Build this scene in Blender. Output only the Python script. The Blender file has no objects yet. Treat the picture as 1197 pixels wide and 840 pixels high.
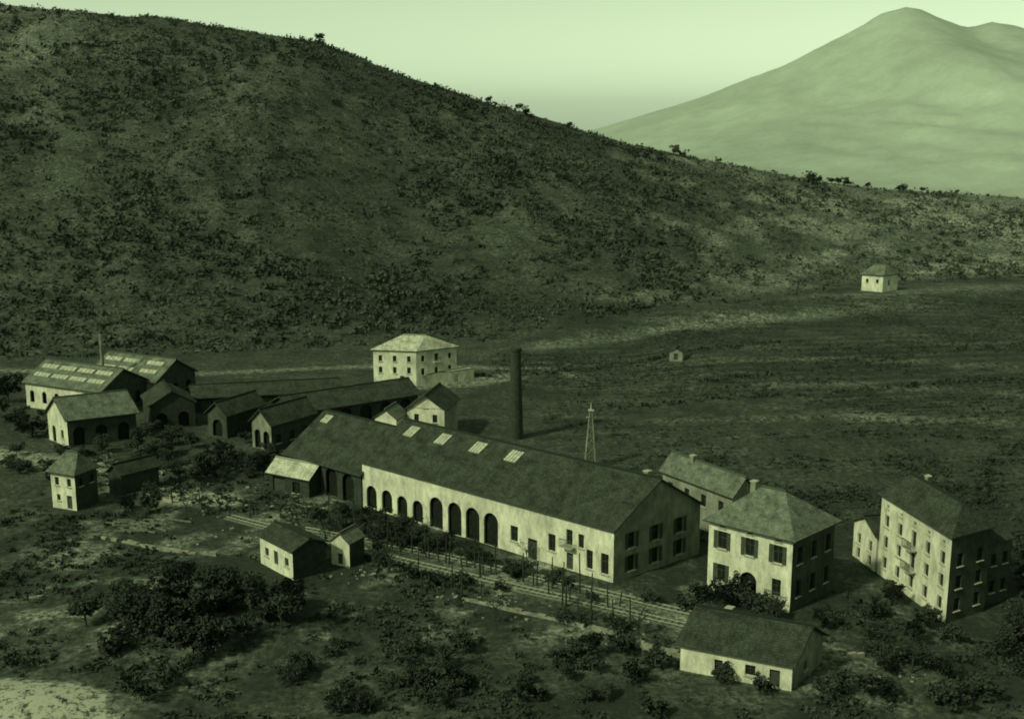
import bpy, math, random
import numpy as np
from mathutils import Vector
random.seed(7); rng=np.random.default_rng(7)
S=bpy.context.scene
COL=S.collection

# ------------------------------------------------------------------ noise
LAT=rng.random((256,256))
def vnoise(x,y,sc,off=0):
    x=np.asarray(x,float)/sc+off*17.3+1000; y=np.asarray(y,float)/sc+off*9.1+1000
    xi=np.floor(x).astype(int); yi=np.floor(y).astype(int)
    fx=x-xi; fy=y-yi; fx=fx*fx*(3-2*fx); fy=fy*fy*(3-2*fy)
    a=LAT[xi%256,yi%256]; b=LAT[(xi+1)%256,yi%256]; c=LAT[xi%256,(yi+1)%256]; d=LAT[(xi+1)%256,(yi+1)%256]
    return (a*(1-fx)+b*fx)*(1-fy)+(c*(1-fx)+d*fx)*fy
def fbm(x,y,sc,o=4,off=0):
    r=0;amp=1;t=0
    for i in range(o):
        r=r+amp*vnoise(x,y,sc/2**i,off+i); t+=amp; amp*=.55
    return r/t
def sst(a,b,x):
    t=np.clip((x-a)/(b-a),0,1); return t*t*(3-2*t)

# ------------------------------------------------------------------ materials
def tint(g,w=None):
    if w is None: w=min(1,max(0,(g-.03)/.4))
    return (g*(.72+.23*w), g, g*(.74+.04*w),1)
def newmat(name):
    m=bpy.data.materials.new(name); m.use_nodes=True
    nt=m.node_tree; b=nt.nodes['Principled BSDF']; b.inputs['Roughness'].default_value=.9
    b.inputs['Specular IOR Level'].default_value=.15
    return m,nt,b
def noisy(name,g0,g1,scale=2.0,detail=6,rough=.7,mid=.5,spread=.18,coord='Object',big=None,bump=0,rgh=.9,stretch=None,tf=tint):
    m,nt,b=newmat(name); N=nt.nodes; L=nt.links
    tc=N.new('ShaderNodeTexCoord'); src=tc.outputs[coord]
    if stretch:
        mp=N.new('ShaderNodeMapping'); mp.inputs['Scale'].default_value=stretch; L.new(src,mp.inputs[0]); src=mp.outputs[0]
    n=N.new('ShaderNodeTexNoise'); n.inputs['Scale'].default_value=scale; n.inputs['Detail'].default_value=detail; n.inputs['Roughness'].default_value=rough
    L.new(src,n.inputs['Vector'])
    r=N.new('ShaderNodeValToRGB'); r.color_ramp.elements[0].position=mid-spread; r.color_ramp.elements[1].position=mid+spread
    r.color_ramp.elements[0].color=tf(g0); r.color_ramp.elements[1].color=tf(g1)
    L.new(n.outputs['Fac'],r.inputs[0]); out=r.outputs[0]
    if big:
        n2=N.new('ShaderNodeTexNoise'); n2.inputs['Scale'].default_value=big[0]; n2.inputs['Detail'].default_value=3
        L.new(tc.outputs[coord],n2.inputs['Vector'])
        mr=N.new('ShaderNodeMapRange'); mr.inputs[1].default_value=.35; mr.inputs[2].default_value=.65; mr.inputs[3].default_value=big[1]; mr.inputs[4].default_value=big[2]
        L.new(n2.outputs['Fac'],mr.inputs[0])
        mx=N.new('ShaderNodeVectorMath'); mx.operation='SCALE'; L.new(out,mx.inputs[0]); L.new(mr.outputs[0],mx.inputs['Scale']); out=mx.outputs[0]
    L.new(out,b.inputs['Base Color']); b.inputs['Roughness'].default_value=rgh
    if bump:
        bp=N.new('ShaderNodeBump'); bp.inputs['Strength'].default_value=bump; bp.inputs['Distance'].default_value=.1
        L.new(n.outputs['Fac'],bp.inputs['Height']); L.new(bp.outputs[0],b.inputs['Normal'])
    return m
def roofmat(name,g0,g1,stripe=0):
    m,nt,b=newmat(name); N=nt.nodes; L=nt.links
    uv=N.new('ShaderNodeUVMap')
    br=N.new('ShaderNodeTexBrick'); br.inputs['Scale'].default_value=1
    br.inputs['Brick Width'].default_value=.24; br.inputs['Row Height'].default_value=.33; br.inputs['Mortar Size'].default_value=.03
    br.inputs['Color1'].default_value=tint(g0); br.inputs['Color2'].default_value=tint(g1); br.inputs['Mortar'].default_value=tint(g0*.7)
    L.new(uv.outputs[0],br.inputs['Vector'])
    n=N.new('ShaderNodeTexNoise'); n.inputs['Scale'].default_value=.5; n.inputs['Detail'].default_value=8; n.inputs['Roughness'].default_value=.8
    L.new(uv.outputs[0],n.inputs['Vector'])
    mr=N.new('ShaderNodeMapRange'); mr.inputs[1].default_value=.32; mr.inputs[2].default_value=.68; mr.inputs[3].default_value=.3; mr.inputs[4].default_value=1.8
    L.new(n.outputs['Fac'],mr.inputs[0])
    mx=N.new('ShaderNodeVectorMath'); mx.operation='SCALE'; L.new(br.outputs[0],mx.inputs[0]); L.new(mr.outputs[0],mx.inputs['Scale'])
    L.new(mx.outputs[0],b.inputs['Base Color'])
    return m
M={}
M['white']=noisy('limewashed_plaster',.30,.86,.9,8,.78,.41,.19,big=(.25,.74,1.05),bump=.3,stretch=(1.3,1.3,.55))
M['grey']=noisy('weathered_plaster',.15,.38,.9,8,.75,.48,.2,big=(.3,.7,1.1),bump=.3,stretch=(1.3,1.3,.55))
M['shade']=noisy('shade_toned_plaster',.05,.12,.9,8,.75,.48,.2,big=(.3,.7,1.1),stretch=(1.3,1.3,.55))  # shade put into the plaster colour, for villa and apartment right faces
M['darkwall']=noisy('sooty_brick_and_shade',.03,.08,1.2,8,.75,.5,.2)  # dark sheds; also shade painted on right faces of white buildings
M['brick']=noisy('chimney_brick',.03,.08,1.5,8,.8,.5,.2)
M['roof']=roofmat('dark_roof_tiles',.045,.075)
M['roofL']=roofmat('light_roof_tiles',.14,.20)
M['roofW']=roofmat('pale_sheet_roof',.42,.6)
M['glass']=noisy('dark_window_interior',.012,.03,3,2,.5,rgh=.4)
M['sky_l']=noisy('skylight_glass',.3,.65,2,5,.7,rgh=.4)
M['trim']=noisy('stone_trim',.3,.55,3,4,.7)
M['wood']=noisy('weathered_wood',.04,.10,3,4,.7)
M['shut']=noisy('shutter_paint',.05,.1,3,3,.6)
M['leaf']=noisy('foliage',.026,.08,1.6,4,.8,.5,.14,big=(.25,.6,1.3))
M['leafB']=noisy('scrub_foliage',.032,.10,.9,5,.85,.5,.14,big=(.04,.7,1.3))
M['bark']=noisy('bark',.03,.07,4,4,.7)
M['metal']=noisy('rusty_steel',.04,.12,3,4,.7)
M['ballast']=noisy('gravel',.06,.26,1.2,8,.85)
M['rubble']=noisy('pale_rubble',.10,.42,.9,6,.8)

# ------------------------------------------------------------------ mesh builder
class MB:
    def __init__(s): s.v=[];s.f=[];s.m=[];s.uv=[];s.mats=[]
    def mi(s,k):
        if k not in s.mats: s.mats.append(k)
        return s.mats.index(k)
    def poly(s,pts,k,uv=None):
        i=len(s.v); s.v+= [tuple(p) for p in pts]; s.f.append(tuple(range(i,i+len(pts)))); s.m.append(s.mi(k))
        s.uv.append(uv if uv else [(0,0)]*len(pts))
    def box(s,c,ax,ay,az,k):
        c=Vector(c);ax=Vector(ax);ay=Vector(ay);az=Vector(az)
        P=[c+a*ax+b*ay+d*az for d in(-1,1) for b in(-1,1) for a in(-1,1)]
        for q in((0,2,3,1),(4,5,7,6),(0,1,5,4),(2,6,7,3),(0,4,6,2),(1,3,7,5)): s.poly([P[i] for i in q],k)
    def beam(s,a,b,w,k):
        a=Vector(a);b=Vector(b);d=b-a;L=d.length;d.normalize()
        u=d.cross(Vector((0,0,1))); 
        if u.length<.05: u=Vector((1,0,0))
        u.normalize(); t=u.cross(d)
        s.box((a+b)/2,u*w/2,t*w/2,d*L/2,k)
    def tube(s,a,b,r0,r1,k,n=10,cap=True):
        a=Vector(a);b=Vector(b);d=(b-a).normalized(); u=d.orthogonal().normalized(); t=d.cross(u)
        A=[a+(u*math.cos(2*math.pi*i/n)+t*math.sin(2*math.pi*i/n))*r0 for i in range(n)]
        B=[b+(u*math.cos(2*math.pi*i/n)+t*math.sin(2*math.pi*i/n))*r1 for i in range(n)]
        for i in range(n): s.poly([A[i],A[(i+1)%n],B[(i+1)%n],B[i]],k)
        if cap: s.poly(B,k); s.poly(A[::-1],k)
    def obj(s,name,parent=None,smooth=False):
        me=bpy.data.meshes.new(name); me.from_pydata(s.v,[],s.f)
        for k in s.mats: me.materials.append(M[k])
        me.polygons.foreach_set('material_index',s.m)
        ul=me.uv_layers.new(name='UVMap'); ul.data.foreach_set('uv',[c for f in s.uv for p in f for c in p])
        me.update(); o=bpy.data.objects.new(name,me); COL.objects.link(o)
        if parent: o.parent=parent
        return o
def empty(name):
    o=bpy.data.objects.new(name,None); o.empty_display_size=.5; COL.objects.link(o); return o

# ------------------------------------------------------------------ walls with real openings
def wall(mbw,mbo,P0,P1,z0,z1,ops,mat,depth=.28):
    P0=Vector((P0[0],P0[1],0));P1=Vector((P1[0],P1[1],0)); d=P1-P0; L=d.length; d.normalize(); n=Vector((d.y,-d.x,0))
    def P(s,z,o=0): return P0+d*s+n*o+Vector((0,0,z))
    rects=[(max(.05,o[0]-o[2]/2),o[1],min(L-.05,o[0]+o[2]/2),min(o[1]+o[3],z1-.1),o[4]) for o in ops]
    ss=sorted(set([0,L]+[r[0] for r in rects]+[r[2] for r in rects])); zs=sorted(set([z0,z1]+[r[1] for r in rects]+[r[3] for r in rects]))
    for a,b in zip(ss,ss[1:]):
        for c,e in zip(zs,zs[1:]):
            ms=(a+b)/2;mz=(c+e)/2
            if any(r[0]<ms<r[2] and r[1]<mz<r[3] for r in rects): continue
            mbw.poly([P(a,c),P(b,c),P(b,e),P(a,e)],mat)
    for a,c,b,e,k in rects:
        w=b-a
        if k=='a':
            r=w/2; cx=(a+b)/2; sp=e-r; K=10
            arc=[(cx-r*math.cos(math.pi*i/K), sp+r*math.sin(math.pi*i/K)) for i in range(K+1)]
            for (s1,h1),(s2,h2) in zip(arc,arc[1:]):
                if e-h1>1e-4 or e-h2>1e-4: mbw.poly([P(s1,h1),P(s2,h2),P(s2,e),P(s1,e)],mat)
                mbw.poly([P(s1,h1),P(s1,h1,-depth),P(s2,h2,-depth),P(s2,h2)],mat)
            mbw.poly([P(a,c),P(a,c,-depth),P(a,sp,-depth),P(a,sp)],mat); mbw.poly([P(b,c),P(b,sp),P(b,sp,-depth),P(b,c,-depth)],mat)
            mbo.poly([P(a,c,-depth*2),P(b,c,-depth*2),P(b,e,-depth*2),P(a,e,-depth*2)],'glass')
        else:
            for q in ([P(a,c),P(a,c,-depth),P(a,e,-depth),P(a,e)],[P(b,c),P(b,e),P(b,e,-depth),P(b,c,-depth)],[P(a,e),P(a,e,-depth),P(b,e,-depth),P(b,e)],[P(a,c),P(b,c),P(b,c,-depth),P(a,c,-depth)]): mbw.poly(q,mat)
            mbo.poly([P(a,c,-depth+.003),P(b,c,-depth+.003),P(b,e,-depth+.003),P(a,e,-depth+.003)],'glass')
            if k in 'wsb':
                mbo.box(P((a+b)/2,(c+e)/2,-depth+.05),d*.035,n*.03,Vector((0,0,(e-c)/2)),'wood')
                mbo.box(P((a+b)/2,c+(e-c)*.62,-depth+.055),d*(w/2),n*.03,Vector((0,0,.03)),'wood')
                mbo.box(P((a+b)/2,c-.06,.08),d*(w/2+.12),n*.1,Vector((0,0,.05)),'trim')
            if k=='s':
                for q in (a-w*.22,b+w*.22): mbo.box(P(q,(c+e)/2,.04),d*(w*.2),n*.03,Vector((0,0,(e-c)/2)),'shut')
            if k=='b':
                mbo.box(P((a+b)/2,c-.15,.5),d*(w/2+.5),n*.5,Vector((0,0,.07)),'trim')
                for j in range(9):
                    mbo.box(P(a-.45+(w+.9)*j/8,c+.42,.95),d*.025,n*.025,Vector((0,0,.5)),'metal')
                mbo.box(P((a+b)/2,c+.95,.95),d*(w/2+.5),n*.04,Vector((0,0,.04)),'metal')
            if k=='d':
                mbo.box(P((a+b)/2,c+(e-c)*.42,-depth+.06),d*(w/2*.9),n*.03,Vector((0,0,(e-c)*.42)),'wood')
def row(L,n,z,w,h,kind='w',m0=None,m1=None):
    m0=L/n/2 if m0 is None else m0; m1=m0 if m1 is None else m1
    return [(m0+(L-m0-m1)*(i/(n-1) if n>1 else .5),z,w,h,kind) for i in range(n)]
def dist(a,b): return math.hypot(a[0]-b[0],a[1]-b[1])

def building(name,N,Lc,R,eave,ridge,axis='L',roof='gable',inset=.3,wm='white',wmR=None,rm='roof',opsL=(),opsR=(),opsB=(),over=.5,chim=(),skyl=(),z0=-.4,vis_back=True):
    e=empty(name); wmR=wmR or wm  # wmR: right-hand faces, a darker material where shade is painted in
    F=(Lc[0]+R[0]-N[0],Lc[1]+R[1]-N[1])
    mw=MB();mo=MB()
    wall(mw,mo,Lc,N,z0,eave,list(opsL),wm); wall(mw,mo,N,R,z0,eave,list(opsR),wmR)
    wall(mw,mo,R,F,z0,eave,list(opsB),wm); wall(mw,mo,F,Lc,z0,eave,[],wmR)
    N3,L3,R3,F3=[Vector((p[0],p[1],eave)) for p in (N,Lc,R,F)]
    if axis=='L': A0,A1,B0,B1=L3,N3,F3,R3
    else: A0,A1,B0,B1=N3,R3,L3,F3
    ax=(A1-A0).normalized(); Ltot=(A1-A0).length; cr=(B0-A0); W=cr.length; crn=cr.normalized()
    up=Vector((0,0,ridge-eave)); drop=Vector((0,0,(ridge-eave)/(W/2)*over))
    if roof=='gable':
        o=over
        E=[A0-ax*o-crn*over-drop, A1+ax*o-crn*over-drop, B1+ax*o+crn*over-drop, B0-ax*o+crn*over-drop]
        R0=A0+cr/2+up-ax*o; R1=A1+cr/2+up+ax*o
        mw.poly([A0,A0+cr/2+up,B0],wmR if axis=='L' else wm); mw.poly([A1,B1,A1+cr/2+up],wmR if axis=='L' else wm)
        faces=[[E[0],E[1],R1,R0],[E[2],E[3],R0,R1]]; bound=[E[0],E[1],R1,E[2],E[3],R0]
    else:
        E=[A0-ax*over-crn*over-drop, A1+ax*over-crn*over-drop, B1+ax*over+crn*over-drop, B0-ax*over+crn*over-drop]
        R0=A0+cr/2+up+ax*Ltot*inset; R1=A1+cr/2+up-ax*Ltot*inset
        faces=[[E[0],E[1],R1,R0],[E[2],E[3],R0,R1],[E[1],E[2],R1],[E[3],E[0],R0]]; bound=E
    mr=MB(); T=Vector((0,0,.2)); lo=Vector((0,0,.02))
    for f in faces:
        base=(f[1]-f[0]); bl=base.length; bx=base.normalized(); nn=base.cross(f[2]-f[0]).normalized(); by=nn.cross(bx)
        off=random.random()*20
        mr.poly([p+T for p in f],rm,[((p-f[0]).dot(bx)+off,(p-f[0]).dot(by)) for p in f])
        mr.poly([p+lo for p in f][::-1],'wood')
    for a,b in zip(bound,bound[1:]+bound[:1]): mr.poly([a+lo,b+lo,b+T,a+T],'wood')
    mr.beam(R0+T*1.1,R1+T*1.1,.28,rm)
    def onroof(s,t,side='A'):
        c=crn*(W/2*t) if side=='A' else cr-crn*(W/2*t)
        return A0+ax*Ltot*s+c+up*t+T
    for (s,t,side,h) in chim:
        p=onroof(s,t,side); mo.box(p+Vector((0,0,h/2-.3)),ax*.35,crn*.35,Vector((0,0,h/2+.3)),'grey'); mo.box(p+Vector((0,0,h+.05)),ax*.43,crn*.43,Vector((0,0,.06)),'trim')
    for (s,t0,t1,w) in skyl:
        a=onroof(s,t0);b=onroof(s,t1);sl=(b-a);nn=ax.cross(sl).normalized()
        mo.box((a+b)/2+nn*.1,ax*w/2,sl/2,nn*.1,'sky_l')
        for q in(-.25,0,.25): mo.box((a+b)/2+nn*.215+ax*w*q,ax*.025,sl/2,nn*.02,'wood')
    mw.obj('walls',e); mo.obj('windows_and_trim',e); mr.obj('roof',e)
    return e

# ================================================================== TERRAIN
RX=[-600,-400,-213.8,-142.7,-80.3,-46.5,-8.5,22.4,51.7,92.3,129.4,166.4,221,500,900]
RZ=[85,98,100,94.3,84.6,71.3,59.3,51,42.1,34.8,26.9,23.2,19.5,14,10]
FX=[-600,-300,-100,0,60,110,160,250,900]
FY=[262,268,284,305,335,368,385,400,405]
def H(x,y):
    x=np.asarray(x,float); y=np.asarray(y,float)
    foot=np.interp(x,FX,FY)+8*(fbm(x,y*0,40,2,3)-.5)
    rz=np.interp(x,RX,RZ)
    t=(y-foot)/(520-foot); tc=np.clip(t,0,1)
    s=.55*tc+.45*(tc*tc*(3-2*tc))
    gul=(fbm(x*1.0+y*.25,y*.35,42,4,5)-.5)*(rz*.20)*np.sin(tc*math.pi)
    bump=(fbm(x,y,14,3,9)-.5)*4.0*np.clip(tc*5,0,1)
    hill=rz*s+gul+bump*(.4+.6*(1-tc))
    back=np.where(y>520,-(y-520)*.16,0)
    z=hill+back
    z=z+2.4*sst(292,300,y-x*.42+0)*sst(-5,25,x)*(1-np.clip(tc*4,0,1))
    fl=(1-np.clip(tc*6,0,1))*sst(25,45,x)
    for yy in(222,246,270): z=z+.7*sst(yy,yy+2,y+(x-60)*.12+3*np.sin(x*.06))*fl
    z=z+(fbm(x,y,9,3,2)-.5)*.35*(1-np.clip(tc*5,0,1))
    z=z+np.clip(107-y,0,200)*.44+ (fbm(x,y,12,3,1)-.5)*2*sst(112,98,y)
    z=z+1.6*np.exp(-(((x+50)/12)**2+((y-112)/5)**2))
    z=z+2.2*np.exp(-(((x+36)/11)**2+((y-131)/7)**2))
    return z
def hz(x,y): return float(H(x,y))
def steps(segs):
    o=[segs[0][0]]
    for a,b,st in segs:
        n=max(1,int(round((b-a)/st))); o+=list(a+(b-a)*(i+1)/n for i in range(n))
    return np.array(o)
def sheet(name,xs,ys,fn,mat,attr=None):
    X,Y=np.meshgrid(xs,ys); Z=fn(X,Y); nx=len(xs);ny=len(ys)
    co=np.stack([X,Y,Z],-1).reshape(-1,3)
    i=np.arange(nx*ny).reshape(ny,nx); q=np.stack([i[:-1,:-1],i[:-1,1:],i[1:,1:],i[1:,:-1]],-1).reshape(-1,4)
    me=bpy.data.meshes.new(name); me.vertices.add(len(co)); me.vertices.foreach_set('co',co.ravel())
    me.loops.add(q.size); me.loops.foreach_set('vertex_index',q.ravel()); me.polygons.add(len(q)); me.polygons.foreach_set('loop_start',np.arange(0,q.size,4))
    me.polygons.foreach_set('use_smooth',np.ones(len(q),bool)); me.update(calc_edges=True)
    if attr is not None:
        a=me.attributes.new('dryness_and_haze','FLOAT','POINT'); a.data.foreach_set('value',attr(X,Y).ravel())
    me.materials.append(mat); o=bpy.data.objects.new(name,me); COL.objects.link(o); return o
def segd(x,y,pts):
    d=np.full(np.shape(x),1e9)
    for (ax,ay),(bx,by) in zip(pts,pts[1:]):
        t=np.clip(((x-ax)*(bx-ax)+(y-ay)*(by-ay))/((bx-ax)**2+(by-ay)**2),0,1)
        d=np.minimum(d,np.hypot(x-ax-t*(bx-ax),y-ay-t*(by-ay)))
    return d
def dry_and_haze(x,y):
    foot=np.interp(x,FX,FY); t=(y-foot)/(520-foot)
    wob=(fbm(x,y,8,3,4)-.5)*6
    a=.12+.12*(fbm(x,y,30,5,11)-.4)
    hillm=sst(0,.08,t)
    a=a+hillm*(-.02+.16*(fbm(x+y*.3,y*.6,34,5,21)-.47)+.17*sst(30,170,x)+.05*t)  # lightening towards the right paints haze into the hill tone
    a=a+hillm*.16*sst(.52,.62,fbm(x,y,16,4,33))*sst(-20,60,x)
    a=a+hillm*.15*sst(-120,-200,x)*sst(.42,.6,fbm(x,y,18,3,13))
    a=a+.2*sst(560,1000,y)
    band=np.exp(-((y-(292+x*.42)+wob*.5)/5.)**2)*sst(-8,12,x)*sst(150,60,x); a=a+band*.26
    band2=np.exp(-((y-(352+(x-110)*.33)+wob)/6.)**2)*sst(60,110,x); a=a+band2*.2
    fld=sst(205,225,y)*(1-hillm)*sst(-10,10,x); a=a-.035*fld+fld*.06*np.sin((y-x*.12)*1.1)*sst(.35,.6,fbm(x,y,25,3,45))
    a=a+fld*.16*(fbm(x*.35,y,9,4,46)-.5)
    for yy in(222,246,270): a=a+.10*fld*np.exp(-((y+(x-60)*.12+3*np.sin(x*.06)-yy-1)/1.6)**2)
    a=a+.14*np.exp(-((y-(226-(x-60)*.15)+wob)/4)**2)*sst(35,60,x)*(1-hillm)*sst(.4,.6,fbm(x,y,12,3,44))
    def path(pts,w,v):
        nonlocal a
        d=segd(x,y,pts)+wob*.12
        a=a+v*sst(w+1.2,w-.3,d)
    path([(-120,268),(-69,264.5),(-33.6,272.5),(8,270),(14,262)],1.3,.25)
    path([(-33,250),(-8,256),(0,262)],3.5,.26)
    path([(-95,200),(-60,184),(-35,168),(-16,154),(20,132.5),(45,118)],2.2,.13)
    path([(-98,204),(-78,197),(-60,190)],2.4,.38)
    path([(-62,183),(-52,178),(-44,176)],2.3,.32)
    path([(-10,158),(6,147)],1.4,.15)
    path([(20,130),(24,122),(40,112)],2,.12)
    path([(44,150),(46,134),(50,127)],2,.12)
    a=a+.66*sst(.95,.6,np.hypot((x+52)/15,(y-111)/5.6)+ (fbm(x,y,5,4,6)-.5)*.8)
    yard=sst(-75,-60,x)*sst(40,20,x)*sst(122,130,y)*sst(185,178,y)
    a=a+yard*.26*sst(.54,.68,fbm(x,y,5,4,51))
    a=a-.07*sst(.42,.58,fbm(x,y,18,3,61))*sst(190,170,y)
    a=a+.06*sst(.5,.62,fbm(x,y,10,4,62))*sst(135,120,y)
    return np.clip(a,.0,1)
gm,nt,b=newmat('ground_grass_and_earth'); N_=nt.nodes; L_=nt.links
at=N_.new('ShaderNodeAttribute'); at.attribute_name='dryness_and_haze'
tc=N_.new('ShaderNodeTexCoord')
n1=N_.new('ShaderNodeTexNoise'); n1.inputs['Scale'].default_value=1.0; n1.inputs['Detail'].default_value=4; n1.inputs['Roughness'].default_value=.85
n2=N_.new('ShaderNodeTexNoise'); n2.inputs['Scale'].default_value=.11; n2.inputs['Detail'].default_value=6; n2.inputs['Roughness'].default_value=.85
for n in(n1,n2): L_.new(tc.outputs['Object'],n.inputs['Vector'])
def mth(op,a,bv,c=None):
    m=N_.new('ShaderNodeMath'); m.operation=op
    for i,v in enumerate((a,bv,c)):
        if v is None: continue
        if isinstance(v,(int,float)): m.inputs[i].default_value=v
        else: L_.new(v,m.inputs[i])
    return m.outputs[0]
v=mth('ADD',at.outputs['Fac'],mth('MULTIPLY',mth('SUBTRACT',n2.outputs['Fac'],.5),.6))
v=mth('MULTIPLY',mth('MAXIMUM',v,.05),mth('MULTIPLY_ADD',mth('SUBTRACT',n1.outputs['Fac'],.5),7.0,1.0))
cr=N_.new('ShaderNodeValToRGB'); el=cr.color_ramp.elements
el[0].position=0; el[0].color=tint(.025); el[1].position=.8; el[1].color=tint(.42)
for p,g in((.1,.05),(.25,.10),(.45,.19)):
    q=el.new(p); q.color=tint(g)
L_.new(v,cr.inputs[0]); L_.new(cr.outputs[0],b.inputs['Base Color'])
xs=steps([(-900,-330,15),(-330,-110,4),(-110,75,1),(75,260,3),(260,1200,15)])
ys=steps([(-80,90,8),(90,215,1),(215,300,1.6),(300,560,3),(560,1300,20)])
ground=sheet('ground',xs,ys,H,gm,dry_and_haze)

MX=[-1500,-300,100,178,352,455,575,692,745,793,822,854,916,967,1032,1150,1300,1600,2600]
MZ=[-20,-20,-10,8,60,97,145,206,236,249,241,229,210,221,203,170,190,120,40]
def HM(x,y):
    r=np.interp(x+ (fbm(x,y,300,3,71)-.5)*120*sst(2500,2300,y),MX,MZ)
    r=r+(fbm(x,y*.2,60,3,77)-.5)*12*np.clip(r/100,0,1)
    t=np.clip((y-1250)/1250,0,1)
    z=-60+(r+60)*t**1.25
    z=z+(fbm(x+y*.5,y*.4,300,5,72)-.5)*110*np.sin(t*math.pi)*np.clip(r/200,0.1,1)
    z=z+(fbm(x,y,70,4,73)-.5)*14*(1-t)
    z=np.where(y>2500,r-(y-2500)*.35,z)
    sp=175*np.exp(-((x-1080)/260)**2-((y-1850)/230)**2)
    return z+sp*.25
mm=noisy('mountain_scrub_painted_haze',.36,.50,.02,8,.85,.5,.2,big=(.004,.88,1.06),tf=lambda g:(g*.80,g,g*.80,1))  # pale tone paints aerial haze into the mountain surface
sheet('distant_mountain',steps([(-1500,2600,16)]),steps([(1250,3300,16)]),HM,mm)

# ================================================================== BUILDINGS
N=(12.9,143.5);Lc=(-22.6,173.3);R=(25.4,153.7)
ar=[(1.9,0.3,2.2,3.4,'a'),(5.2,.3,2.2,3.4,'a'),(8.4,.3,2.1,3.2,'a'),(11.6,.3,2.1,3.2,'a')]+[(s,.1,2.6,4.7,'a') for s in(15.3,18.9,22.3,25.7)]
ar+=[(29.9,1.7,1.3,2.2,'w'),(33.1,0,1.6,2.8,'d'),(36.4,1.9,1.2,2.4,'w'),(39.3,3.5,1.0,2.1,'b'),(41.2,3.5,.9,1.9,'w'),(39.4,.1,1.1,2.3,'d'),(42.6,1.0,1.0,2.6,'w'),(45.0,.9,1.2,2.8,'w')]
gab=[]
for z in(1.0,4.1):
    for s in(3.2,7.6,12.2): gab.append((s,z,1.3,2.1,'s'))
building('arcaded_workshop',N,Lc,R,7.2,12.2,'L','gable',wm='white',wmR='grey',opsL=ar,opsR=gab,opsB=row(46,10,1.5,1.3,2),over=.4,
    chim=[(.93,.8,'B',1.0)],skyl=[(.075,.66,.88,1.8),(.215,.66,.88,1.9),(.365,.66,.88,2.0),(.51,.66,.88,2.1)])
d=(Vector(Lc)-Vector(N)).normalized(); c=Vector(Lc)+d*.3; c2=c+d*17; r=c+(Vector(R)-Vector(N))*.93
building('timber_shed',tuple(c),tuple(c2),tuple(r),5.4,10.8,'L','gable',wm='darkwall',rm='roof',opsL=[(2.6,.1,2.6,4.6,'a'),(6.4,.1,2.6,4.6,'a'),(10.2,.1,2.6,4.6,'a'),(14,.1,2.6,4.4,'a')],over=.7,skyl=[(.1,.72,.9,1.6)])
building('lean_to_porch',(-31.5,177.5),(-38.5,181.5),(-29.2,181.3),3.0,4.6,'L','gable',wm='darkwall',rm='roofW',opsL=[(2,.0,2.4,2.4,'d'),(5.5,.3,1.5,1.8,'w')],over=.4)
building('rear_house',(30.6,158.5),(22.4,170.4),(34.2,161.4),6.8,8.8,'L','gable',wm='grey',rm='roofL',opsL=row(14,4,3.5,1,1.8),opsR=row(4.6,2,4,.9,1.6),chim=[(.3,.9,'A',.8)])
vN=(33.4,134.6);vL=(24.6,141.8);vR=(40.2,141.3)
lv=dist(vN,vL); v_ops=row(lv,3,5.8,1.25,2.3,'s',1.9)+[(1.9,1.6,1.2,2.2,'s'),(lv/2,.1,2.3,3.6,'a'),(lv-1.9,1.6,1.2,2.2,'b')]+row(lv,3,8.6,.8,.5,'w',1.9)
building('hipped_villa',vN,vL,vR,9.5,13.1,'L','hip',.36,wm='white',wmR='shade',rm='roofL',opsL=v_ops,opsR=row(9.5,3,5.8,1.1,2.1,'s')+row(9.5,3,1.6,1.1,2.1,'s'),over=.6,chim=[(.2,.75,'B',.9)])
aN=(51.1,131.6);aL=(47.7,147.2);aR=(57.0,135.1); la=dist(aN,aL)
ops=[]
for z in(1.2,4.0,6.8): ops+=row(la,5,z,1.0,1.6,'w',1.6)
ops=[o if not(abs(o[0]-la/2)<.5 and o[1]>3) else (o[0],o[1]-.3,1.1,2.1,'b') for o in ops]; ops+=row(la,5,9.3,.6,.5,'w',1.6)
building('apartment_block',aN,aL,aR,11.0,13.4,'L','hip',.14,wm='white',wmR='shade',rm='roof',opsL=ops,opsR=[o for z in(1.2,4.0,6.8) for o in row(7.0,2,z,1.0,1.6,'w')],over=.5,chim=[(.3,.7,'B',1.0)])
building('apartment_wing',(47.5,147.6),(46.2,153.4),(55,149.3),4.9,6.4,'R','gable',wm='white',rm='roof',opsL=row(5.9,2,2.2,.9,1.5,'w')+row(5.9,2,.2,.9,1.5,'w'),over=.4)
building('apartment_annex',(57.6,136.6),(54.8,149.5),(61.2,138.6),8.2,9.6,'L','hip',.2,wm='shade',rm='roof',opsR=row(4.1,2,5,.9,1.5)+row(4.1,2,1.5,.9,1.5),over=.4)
building('roadside_cottage',(29.1,114.8),(18.2,119.8),(34.0,121.6),3.2,5.7,'L','gable',wm='white',wmR='grey',rm='roof',opsL=[(7.6,.9,1.1,1.2,'w'),(4.2,.9,.9,1.1,'w'),(10.2,.2,1.1,1.9,'d')],opsR=[(3.6,1.0,.9,1.1,'w')],over=.5,chim=[(.25,.8,'B',.5)])
building('low_outbuilding',(-28.1,144.6),(-33.5,150.6),(-24.4,148.2),3.9,4.9,'L','gable',wm='white',wmR='darkwall',rm='roof',opsL=[(1.7,1.4,.9,1.2,'w'),(4,.9,1.0,1.9,'d'),(6.6,1.4,.9,1.2,'w')],over=.35)
building('small_gabled_store',(-21.4,148.9),(-24.0,150.2),(-19.8,151.9),3.2,4.4,'R','gable',wm='white',wmR='darkwall',rm='roofL',opsL=[(1.4,.2,.8,1.5,'d')],over=.15)
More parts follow.
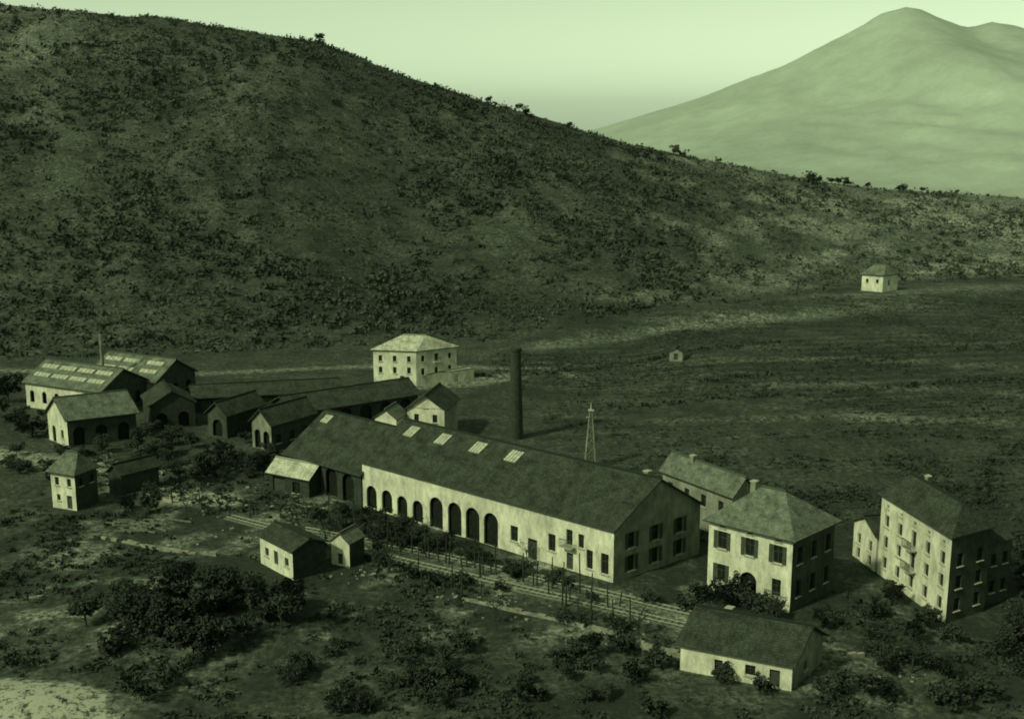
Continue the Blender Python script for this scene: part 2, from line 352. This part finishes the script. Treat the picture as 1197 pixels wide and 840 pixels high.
building('square_hut',(-65.4,171.3),(-69.7,173.2),(-63.5,175.4),6.0,8.2,'L','hip',.25,wm='white',wmR='darkwall',rm='roofL',opsL=row(4.7,2,3.6,.8,1.3)+[(1.3,1.2,.7,1.0,'w'),(3.4,.1,1,2.1,'d')],opsR=row(4.5,2,3.6,.8,1.2),over=.5)
building('low_annex',(-60.8,178.3),(-63.2,179.6),(-56.4,183.2),3.6,4.8,'R','gable',wm='darkwall',rm='roof',over=.4)
hN=(-20.7,252.6);hL=(-30.1,254.2);hR=(-12.2,257.6)
building('white_farmhouse',hN,hL,hR,7.7,10.4,'L','hip',.22,wm='white',rm='roofW',opsL=row(9.5,3,5.2,.8,1.3)+row(9.5,3,2.6,.8,1.4)+[(6.4,.2,1.0,1.9,'d')],opsR=row(9.8,3,5.0,.9,1.7,'b')[1:2]+row(9.8,3,5.2,.8,1.3)[::2]+row(9.8,3,2.2,.8,1.5),over=.4)
building('farmhouse_terrace',(-13.5,254.4),(-18.2,251.6),(-8.4,258.2),2.6,2.9,'R','gable',wm='white',rm='roofW',opsR=row(6.3,2,.3,1.2,1.7,'a'),over=.15)
building('small_gabled_house',(-12.2,209.0),(-19.0,210.4),(-10.2,218),5.9,8.3,'R','gable',wm='white',wmR='grey',rm='roof',opsL=row(6.9,2,3.4,.9,1.5)+[(3.45,6.1,.8,.9,'w')],over=.5)
building('small_white_shed',(-20.6,206.2),(-24.6,207.6),(-19.2,211),4.9,6.4,'R','gable',wm='white',rm='roofL',opsL=[(2,2.5,.9,1.4,'w')],over=.3)
building('long_dark_shed',(-40.5,213.5),(-45.6,221.5),(-18.5,228.5),4.2,6.2,'R','gable',wm='darkwall',wmR='darkwall',rm='roof',opsR=row(26,6,.5,2.6,3.0,'a'),over=.6)
building('open_dark_shed',(-62.6,229.2),(-65.4,237),(-34.5,235.5),3.2,4.6,'R','gable',wm='darkwall',rm='roof',opsR=row(28,7,.3,2.6,2.6,'d'),over=.6)
building('forge_shed',(-42.2,202.5),(-46.2,205.6),(-36.0,211.2),5.0,7.2,'R','gable',wm='grey',wmR='darkwall',rm='roof',opsL=[(1.4,.1,1.6,3.4,'a'),(3.7,.1,1.6,3.4,'a')],opsR=row(10,3,1.2,1.2,1.6),over=.5)
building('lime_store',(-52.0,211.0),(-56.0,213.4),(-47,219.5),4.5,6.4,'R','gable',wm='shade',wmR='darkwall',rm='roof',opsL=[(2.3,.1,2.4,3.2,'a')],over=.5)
sk2=lambda ss,w:[(s,.25,.40,w) for s in ss]+[(s,.62,.78,w) for s in ss]
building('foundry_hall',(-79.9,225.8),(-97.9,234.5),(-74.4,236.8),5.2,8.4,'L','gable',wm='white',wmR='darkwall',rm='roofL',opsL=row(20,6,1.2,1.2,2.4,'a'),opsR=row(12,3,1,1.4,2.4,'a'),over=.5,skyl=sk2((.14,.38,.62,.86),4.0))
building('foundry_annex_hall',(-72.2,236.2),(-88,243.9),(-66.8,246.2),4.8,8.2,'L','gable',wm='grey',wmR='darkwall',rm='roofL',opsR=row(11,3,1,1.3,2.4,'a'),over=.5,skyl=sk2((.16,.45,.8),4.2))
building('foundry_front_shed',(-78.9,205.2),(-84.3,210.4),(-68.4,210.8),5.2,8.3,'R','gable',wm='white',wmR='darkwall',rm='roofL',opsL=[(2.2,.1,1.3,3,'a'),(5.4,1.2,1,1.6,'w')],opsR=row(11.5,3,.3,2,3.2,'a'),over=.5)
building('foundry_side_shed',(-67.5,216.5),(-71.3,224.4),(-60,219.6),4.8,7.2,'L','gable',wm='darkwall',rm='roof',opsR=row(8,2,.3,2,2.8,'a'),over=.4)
z=hz(110.8,356)
def place(e,z): e.location.z=z; return e
place(building('hillside_hut',(110.8,354.7),(105.4,357.8),(116.6,359),5.4,8.0,'L','hip',.25,wm='white',rm='roofL',opsL=[(1.6,2.8,.8,1.1,'w'),(4.6,2.8,.8,1.1,'w')],opsR=[(3,2,.9,1.6,'w')],over=.5),z-.2)
z=hz(38.5,272)
place(building('field_shack',(39.5,271.5),(36.6,272.3),(40.4,274),1.9,2.7,'R','gable',wm='grey',rm='roof',opsL=[(1.5,.1,.9,1.5,'d')],over=.2),z)

# ---------------------------------------------------------------- chimneys
def brick_chimney(x,y,h,r0,r1):
    e=empty('brick_chimney'); m=MB()
    z=-.3; K=8
    for i in range(K):
        a=z+(h-z)*i/K;b_=z+(h-z)*(i+1)/K; ra=r0+(r1-r0)*i/K; rb=r0+(r1-r0)*(i+1)/K
        m.tube((x,y,a),(x,y,b_),ra,rb,'brick',20,False)
    m.obj('shaft',e); m=MB()
    m.tube((x,y,h-.1),(x,y,h+.5),r1*1.15,r1*1.22,'brick',20); m.tube((x,y,h-.8),(x,y,h-.55),r1*1.1,r1*1.1,'brick',20)
    m.tube((x,y,h+.5),(x,y,h+.52),r1*.8,r1*.8,'glass',20)
    m.obj('crown',e)
brick_chimney(.7,211,16.4,1.4,.9)
e=empty('steel_chimney'); m=MB(); x,y=-83.5,238.6
m.tube((x,y,-.3),(x,y,14.6),.38,.34,'grey',12); m.tube((x,y,14.3),(x,y,14.7),.46,.46,'metal',12)
for a in(0,2.1,4.2): m.beam((x,y,12.5),(x+5*math.cos(a),y+5*math.sin(a),5),.05,'metal')
m.obj('shaft',e)
e=empty('lattice_pylon'); m=MB(); x,y=13.2,193.8; h=9.6
def cn(z,i):
    w=1.3-(1.0*z/h); a=math.pi/4+i*math.pi/2; return Vector((x+w*math.cos(a),y+w*math.sin(a),z))
zz=[0,2.0,3.8,5.4,6.8,8.2,h]
for i in range(4):
    m.beam(cn(-.3,i),cn(h,i),.13,'grey')
    for a,b_ in zip(zz,zz[1:]):
        m.beam(cn(a,i),cn(b_,(i+1)%4),.07,'grey'); m.beam(cn(b_,i),cn(b_,(i+1)%4),.07,'grey')
m.box((x,y,h+.2),(.45,0,0),(0,.45,0),(0,0,.08),'trim'); m.tube((x,y,h+.2),(x,y,h+1.5),.16,.05,'trim',6)
m.beam((x-.8,y,h-1),(x+.8,y,h-1),.12,'trim')
m.obj('frame',e)

# ---------------------------------------------------------------- railway siding
def railway(pts,name='railway_track'):
    e=empty(name); m=MB(); mb_=MB()
    for a,b_ in zip(pts,pts[1:]):
        a=Vector((*a,0));b_=Vector((*b_,0)); d=(b_-a); L=d.length; d.normalize(); n=Vector((-d.y,d.x,0)); K=int(L/3)
        for i in range(K):
            p=a+d*L*i/K;q=a+d*L*(i+1)/K
            zp=max(hz(p.x+n.x*w,p.y+n.y*w) for w in(-1.1,0,1.1))+.06; zq=max(hz(q.x+n.x*w,q.y+n.y*w) for w in(-1.1,0,1.1))+.06
            P=lambda v,w,z:v+n*w+Vector((0,0,z))
            mb_.poly([P(p,-1.1,zp),P(q,-1.1,zq),P(q,1.1,zq),P(p,1.1,zp)],'ballast')
            for sgn in(-1,1): mb_.poly([P(p,sgn*1.1,zp),P(q,sgn*1.1,zq),P(q,sgn*1.7,zq-.5),P(p,sgn*1.7,zp-.5)],'ballast')
            for w in(-.5,.5): m.beam(P(p,w,zp+.10),P(q,w,zq+.10),.08,'trim')
            for j in range(4):
                c=p.lerp(q,j/4); zc=zp+(zq-zp)*j/4; m.box(c+Vector((0,0,zc+.01)),n*.85,d*.1,Vector((0,0,.045)),'wood')
    m.obj('rails_and_sleepers',e); mb_.obj('ballast',e)
railway([(-42,169),(-14.7,151.2),(3,141),(20.3,130.9),(34,122.8)])
railway([(-30,163.5),(-12,154.6),(4,145.0),(21.5,134.3)])

def stone_wall(pts,h=1.1,w=.4,name='stone_wall'):
    m=MB()
    for a,b_ in zip(pts,pts[1:]):
        a=Vector((*a,0));b_=Vector((*b_,0)); d=b_-a; L=d.length; d.normalize(); n=Vector((-d.y,d.x,0)); K=max(1,int(L/1.0))
        for i in range(K):
            if random.random()<.15: continue
            c=a+d*L*(i+.5)/K; hh=h*random.uniform(.45,1.1); m.box((c.x,c.y,hz(c.x,c.y)+hh/2-.2),d*(L/K/2),n*w/2,(0,0,hh/2+.2),'rubble')
    m.obj(name)
stone_wall([(14,125.5),(22,120.5)],.8); stone_wall([(-7,139),(4,133),(12,128.5)],.5)
stone_wall([(26,128),(36,122),(42,124)],.6); stone_wall([(-58,160),(-48,155),(-40,153)],.5)
stone_wall([(-90,196),(-76,190)],.8)

def post_row(a,b_,n,h,name='pole_row',wire=True):
    e=empty(name); m=MB(); pv=None
    for i in range(n):
        t=i/(n-1); x=a[0]+(b_[0]-a[0])*t+random.uniform(-1.3,1.3); y=a[1]+(b_[1]-a[1])*t+random.uniform(-1.2,1.2); z=hz(x,y); hh=h*random.uniform(.55,1.3)
        top=Vector((x+random.uniform(-.3,.3),y,z+hh)); m.tube((x,y,z-.3),top,.12,.07,'bark',6)
        if wire and pv is not None and random.random()<.5: m.beam(pv,top-Vector((0,0,.4)),.03,'metal')
        pv=top-Vector((0,0,.4))
    m.obj('poles',e)
post_row((-20,158),(8,139.5),15,4.2); post_row((-17,155.5),(2,143.5),10,3.6)
post_row((-30,166),(-14,157),9,4.6); post_row((5,137),(13,131),6,4.5)
post_row((-52,176),(-38,168),6,3.2); post_row((-22,152),(-4,139),9,3.4); post_row((-3,146),(14,135),7,3.0)

# ---------------------------------------------------------------- vegetation
def tree_mesh(name,seed,h=6,cr=2.4,leaves=1500,leaf=.3,sparse=False):
    r=random.Random(seed); m=MB(); ends=[]
    top=Vector((r.uniform(-.3,.3),r.uniform(-.3,.3),h*.5))
    m.tube((0,0,-.4),top*.5,.17*h/6,.12*h/6,'bark',7,False); m.tube(top*.5,top,.12*h/6,.07*h/6,'bark',6,False)
    for i in range(10):
        a=i*2.4+r.random(); s=top*r.uniform(.35,1); L=cr*r.uniform(.4,1.0)
        e1=s+Vector((math.cos(a)*L,math.sin(a)*L,r.uniform(.0,.42)*h)); m.tube(s,e1,.055*h/6,.02,'bark',5,False); ends.append(e1)
        for j in range(3 if sparse else 2):
            e2=e1.lerp(s,r.uniform(.1,.5)); e3=e2+Vector((r.uniform(-1,1),r.uniform(-1,1),r.uniform(-.1,1)))*cr*.45; m.tube(e2,e3,.03,.012,'bark',4,False); ends.append(e3)
    rr=[cr*r.uniform(.18,.45) for _ in ends]
    for i in range(leaves):
        k=r.randrange(len(ends)); c=ends[k]; rad=rr[k]
        v=Vector((r.gauss(0,1),r.gauss(0,1),r.gauss(0,.75))).normalized()*rad*r.random()**.4
        p=c+v; u=Vector((r.uniform(-1,1),r.uniform(-1,1),r.uniform(-.6,.6))).normalized(); t=u.orthogonal().normalized()
        s=leaf*r.uniform(.5,1.2); m.poly([p-u*s,p-t*s*.6,p+u*s,p+t*s*.6],'leaf')
    me_o=m.obj(name); me=me_o.data; bpy.data.objects.remove(me_o); return me
TM=[tree_mesh('broadleaf_crown',i,6,2.5,1300,.30) for i in range(5)]
TB=[tree_mesh('round_bush',20+i,2.6,1.7,700,.24) for i in range(3)]
TS=[tree_mesh('bare_tree_twigs',40+i,6,2.2,120,.18,True) for i in range(2)]
def tree(x,y,s=1,kind='t',z=None):
    me=random.choice({'t':TM,'b':TB,'s':TS}[kind]); nm={'t':'broadleaf_tree','b':'bush','s':'bare_tree'}[kind]
    o=bpy.data.objects.new(nm,me); COL.objects.link(o); o.location=(x,y,(hz(x,y) if z is None else z)-.1)
    o.rotation_euler=(0,0,random.random()*6.28); o.scale=(s*random.uniform(.9,1.2),s*random.uniform(.9,1.2),s*random.uniform(.85,1.1)); return o
for i in range(46):
    a=random.random()*6.28; q=random.random()**.5
    x=-38+13*q*math.cos(a); y=131+10*q*math.sin(a)
    if x>-34.5 and y>138: continue
    tree(x,y,random.uniform(.45,.85),'t')
for i in range(30): tree(random.uniform(-40,14),random.uniform(110,126),random.uniform(.5,1.0),'b')
for i in range(12): tree(random.uniform(-24,14),random.uniform(110,124),random.uniform(.3,.55),'t')
for i in range(20): tree(random.uniform(38,62),random.uniform(110,124),random.uniform(.7,1.2),'b')
for x,y,s in((26.2,136.6,.72),(28.6,134.2,.5),(48.0,129.6,.55),(45.5,126.5,.6),(60,129,.7),(64,134,.9),(66,141,.8),(68,150,.9),(41,125,.5),(57,127,.6),(62,125,.7),(46.5,137,.5),(43,133,.5)): tree(x,y,s,'t')
for x,y,s in((27.8,137.2,1.2),(30.5,133.2,1.2),(24,138.5,1),(47,139,.8),(50,127,.9),(21,136,.8),(36,130,.9),(22.5,117,.8),(26,115,.7),(33,114,1),(15.5,121,.9),(48.8,131.5,.8)): tree(x,y,s,'b')
for x,y,s in((14.5,128.4,.95),(-6,149,.8),(-12,160,.8),(31,131,.7),(43,119,.9),(-48,168,.7),(-54,186,.8),(-26,158,.7),(58,128,.8),(-2,132,.6),(-16,147,.7),(2,151,.6),(-20,163,.7),(8,135,.6)): tree(x,y,s,'s')
for i in range(30):
    x=random.uniform(-64,-40); y=random.uniform(186,201); tree(x,y,random.uniform(.35,.7),'t')
for i in range(16): tree(random.uniform(-98,-72),random.uniform(186,202),random.uniform(.5,1),'b')
for x,y,s in((-58,172,.5),(-54,170,.6),(-88,212,.9),(-93,218,.8),(-100,226,.9),(-103,238,1),(-63,226,.7),(-58,232,.7),(-66,211,.6),(-62,206,.6),(-10,156,.5),(-24,161,.5),(-17,149,.45),
    (-72,202,.6),(-66,203,.7),(-60,208,.7),(-57,205,.6),(-74,214,.5),(-48,208,.5),(-34,206,.5),(-30,204,.6),(-86,200,.5),(-56,178,.45),(-50,184,.6)): tree(x,y,s,'t')
for x,y,s in((-19,163.5,.55),(-15.5,162,.62),(-13,158.5,.5),(-22,166,.55),(-9,156.5,.5),(-25,168,.5),(-5,152.2,.42),(-16,157,.5),(-12,154,.4),(-20,159,.5)): tree(x,y,s,'t')
for i in range(30):
    t=random.random(); x=-30+46*t+random.gauss(0,1.2); y=163.5-31*t*.98+random.choice((-5.6,2.6,2.6))+random.gauss(0,.9)
    if abs((y-143.5)*.765+(x-12.9)*.642)<2.5 and x<13: continue
    tree(x,y,random.uniform(.28,.5),'t') if random.random()<.55 else tree(x,y,random.uniform(.5,.8),'b')
for X,s in((-80,.8),(-79,.5),(-46,.5),(-10,.6),(-7,.5),(3,.7),(6,.8),(8,.5),(24,.5),(60,.5),(69,.8),(72,.6),(126,.95),(129,.85),(136,.6),(139,.7),(142,.7),(147,.5),(151,.6),(158,.45),(165,.65),(168,.7),(176,.5),(182,.5),(192,.4),(204,.5),(88,.5),(112,.5)):
    tree(X,515+random.uniform(-4,6),s,random.choice('tb') if s<.6 else 't')

def scrub(name,pts,size,nq,mat,spread=(.55,.55,.32)):
    P=np.array(pts); n=len(P)
    c=np.repeat(P,nq,0); sz=np.repeat(size,nq)
    off=rng.normal(size=(n*nq,3))*np.array(spread)*sz[:,None]; off[:,2]=np.abs(off[:,2])
    c=c+off; u=rng.normal(size=(n*nq,3)); u/=np.linalg.norm(u,axis=1)[:,None]; w=np.cross(u,rng.normal(size=(n*nq,3))); w/=np.linalg.norm(w,axis=1)[:,None]
    h=(np.minimum(sz,1.6)*rng.uniform(.25,.55,n*nq))[:,None]
    co=np.stack([c-u*h,c-w*h*.7,c+u*h,c+w*h*.7],1).reshape(-1,3); q=np.arange(len(co))
    me=bpy.data.meshes.new(name); me.vertices.add(len(co)); me.vertices.foreach_set('co',co.ravel()); me.loops.add(len(q)); me.loops.foreach_set('vertex_index',q)
    me.polygons.add(len(q)//4); me.polygons.foreach_set('loop_start',np.arange(0,len(q),4)); me.update(calc_edges=True); me.materials.append(M[mat])
    o=bpy.data.objects.new(name,me); COL.objects.link(o); return o
x=rng.uniform(-260,260,60000); y=rng.uniform(280,525,60000)
foot=np.interp(x,FX,FY); dens=fbm(x,y,22,5,81)
k=(y>foot-6+8*dens)&(rng.random(len(x))<np.clip((dens-.34)*2.6,0.08,1)*np.where(x>40,.6,1))
x=x[k];y=y[k]; scrub('hillside_scrub',np.stack([x,y,H(x,y)],-1),rng.uniform(.5,1.4,len(x)),5,'leafB')
x=rng.uniform(-260,240,10000); y=rng.uniform(282,516,10000); foot=np.interp(x,FX,FY); dens=fbm(x,y,30,4,83)
k=(y>foot+3)&(rng.random(len(x))<np.clip((dens-.42)*4.5,0.08,1)*np.where(x>60,.35,1))
x=x[k];y=y[k]; scrub('hillside_woodland',np.stack([x,y,H(x,y)+.3],-1),rng.uniform(1.2,2.4,len(x)),12,'leafB',(.45,.45,.5))
x=rng.uniform(-75,75,16000); y=rng.uniform(104,200,16000); dens=fbm(x,y,9,4,91)
hall=(segd(x,y,[(19,148.5),(-30,189)])<10)|(segd(x,y,[(33,138),(33,140)])<7)|(segd(x,y,[(53,134),(52,150)])<7)|(segd(x,y,[(25,117),(27,119)])<7)|(segd(x,y,[(-66,174),(-65,175)])<4.5)|(segd(x,y,[(-29,148),(-23,150)])<4)
trk=(segd(x,y,[(-42,169),(20,131),(34,122)])<1.8)|(segd(x,y,[(-30,163),(21,134)])<1.6)|(np.hypot((x+52)/15,(y-111)/5.6)<.8)
k=(rng.random(len(x))<np.clip((dens-.44)*5,0.03,1))&(~hall)&(~trk)
x=x[k];y=y[k]; scrub('foreground_scrub',np.stack([x,y,H(x,y)],-1),rng.uniform(.2,.75,len(x)),12,'leaf')
hp=[]
for a,b_,n in(((20,233),(150,262),150),((0,262),(70,292),120),((60,215),(120,205),70),((-100,262),(-72,268),60),((-5,262),(-14,264),30),((40,250),(150,300),90),((62,160),(80,190),60),((-60,246),(-34,248),60),((0,196),(40,180),60),((70,180),(110,230),60)):
    for i in range(n):
        t=random.random(); hp.append((a[0]+(b_[0]-a[0])*t+random.gauss(0,.8),a[1]+(b_[1]-a[1])*t+random.gauss(0,.8)))
hp=np.array(hp); scrub('field_hedges',np.stack([hp[:,0],hp[:,1],H(hp[:,0],hp[:,1])],-1),rng.uniform(.3,1.1,len(hp)),10,'leaf')
x=rng.uniform(-5,190,30000); y=rng.uniform(165,350,30000); foot=np.interp(x,FX,FY)
k=(y<foot-8)&(x>12+(200-y)*.25)&(rng.random(len(x))<np.clip((fbm(x*.5,y,16,4,95)-.38)*4,.05,1))&(segd(x,y,[(53,134),(52,150)])>9)
x=x[k];y=y[k]; y=np.round((y-x*.12)/2.6)*2.6+x*.12+rng.normal(0,.25,len(x)); scrub('field_crops',np.stack([x,y,H(x,y)],-1),rng.uniform(.25,.6,len(x)),6,'leaf')
m=MB()
for i in range(260):
    cx,cy=random.choice([(-50,180),(-42,172),(-8,141),(2,137),(-84,196),(-18,146),(10,126),(-34,162),(38,118),(-66,196),(-10,150)])
    x=cx+random.gauss(0,4.6);y=cy+random.gauss(0,2.8); s=random.uniform(.06,.26); a=random.random()*3
    m.box((x,y,hz(x,y)+s*.3),(s*math.cos(a),s*math.sin(a),0),(-s*.7*math.sin(a),s*.7*math.cos(a),s*.2),(0,0,s*.5),'rubble')
m.obj('rubble_piles')
m=MB()
for i in range(30):
    x=-54+random.gauss(0,2.5);y=164+random.gauss(0,1.2); a=.4+random.gauss(0,.3); l=random.uniform(.6,1.8); z=hz(x,y)+random.uniform(.1,.5)
    m.beam((x-l*math.cos(a),y+l*math.sin(a),z),(x+l*math.cos(a),y-l*math.sin(a),z+.1),.2,'ballast')
m.obj('timber_stack')

# ================================================================== LIGHT, SKY, CAMERA
el_,az=math.radians(40),math.atan2(-.80,-.60)
sd=Vector((math.sin(az)*math.cos(el_),math.cos(az)*math.cos(el_),math.sin(el_)))
ld=bpy.data.lights.new('sun','SUN'); ld.energy=2.25; ld.angle=math.radians(4); ld.color=(1,.99,.64)
lo=bpy.data.objects.new('sun',ld); COL.objects.link(lo); lo.rotation_euler=sd.to_track_quat('Z','Y').to_euler()
w=bpy.data.worlds.new('World'); S.world=w; w.use_nodes=True; nt=w.node_tree; bg=nt.nodes['Background']
sk=nt.nodes.new('ShaderNodeTexSky'); sk.sky_type='NISHITA'; sk.sun_disc=False; sk.sun_elevation=el_; sk.sun_rotation=az; sk.dust_density=0.6; sk.air_density=1.0; sk.altitude=0
bw=nt.nodes.new('ShaderNodeRGBToBW'); nt.links.new(sk.outputs[0],bw.inputs[0])
sc=nt.nodes.new('ShaderNodeVectorMath'); sc.operation='SCALE'; sc.inputs[0].default_value=(.79,1,.63); nt.links.new(bw.outputs[0],sc.inputs['Scale'])
nt.links.new(sc.outputs[0],bg.inputs[0]); bg.inputs[1].default_value=.13
cd=bpy.data.cameras.new('camera'); cam=bpy.data.objects.new('camera',cd); COL.objects.link(cam); S.camera=cam
cam.location=(0,0,60); cam.rotation_euler=(math.radians(90-12.1),0,0); cd.sensor_width=36; cd.lens=1400/1197*36; cd.clip_end=12000; cd.clip_start=.5
cd.dof.use_dof=True; cd.dof.focus_distance=22; cd.dof.aperture_fstop=1.6
S.view_settings.view_transform='Standard'; S.view_settings.look='None'; S.view_settings.exposure=0
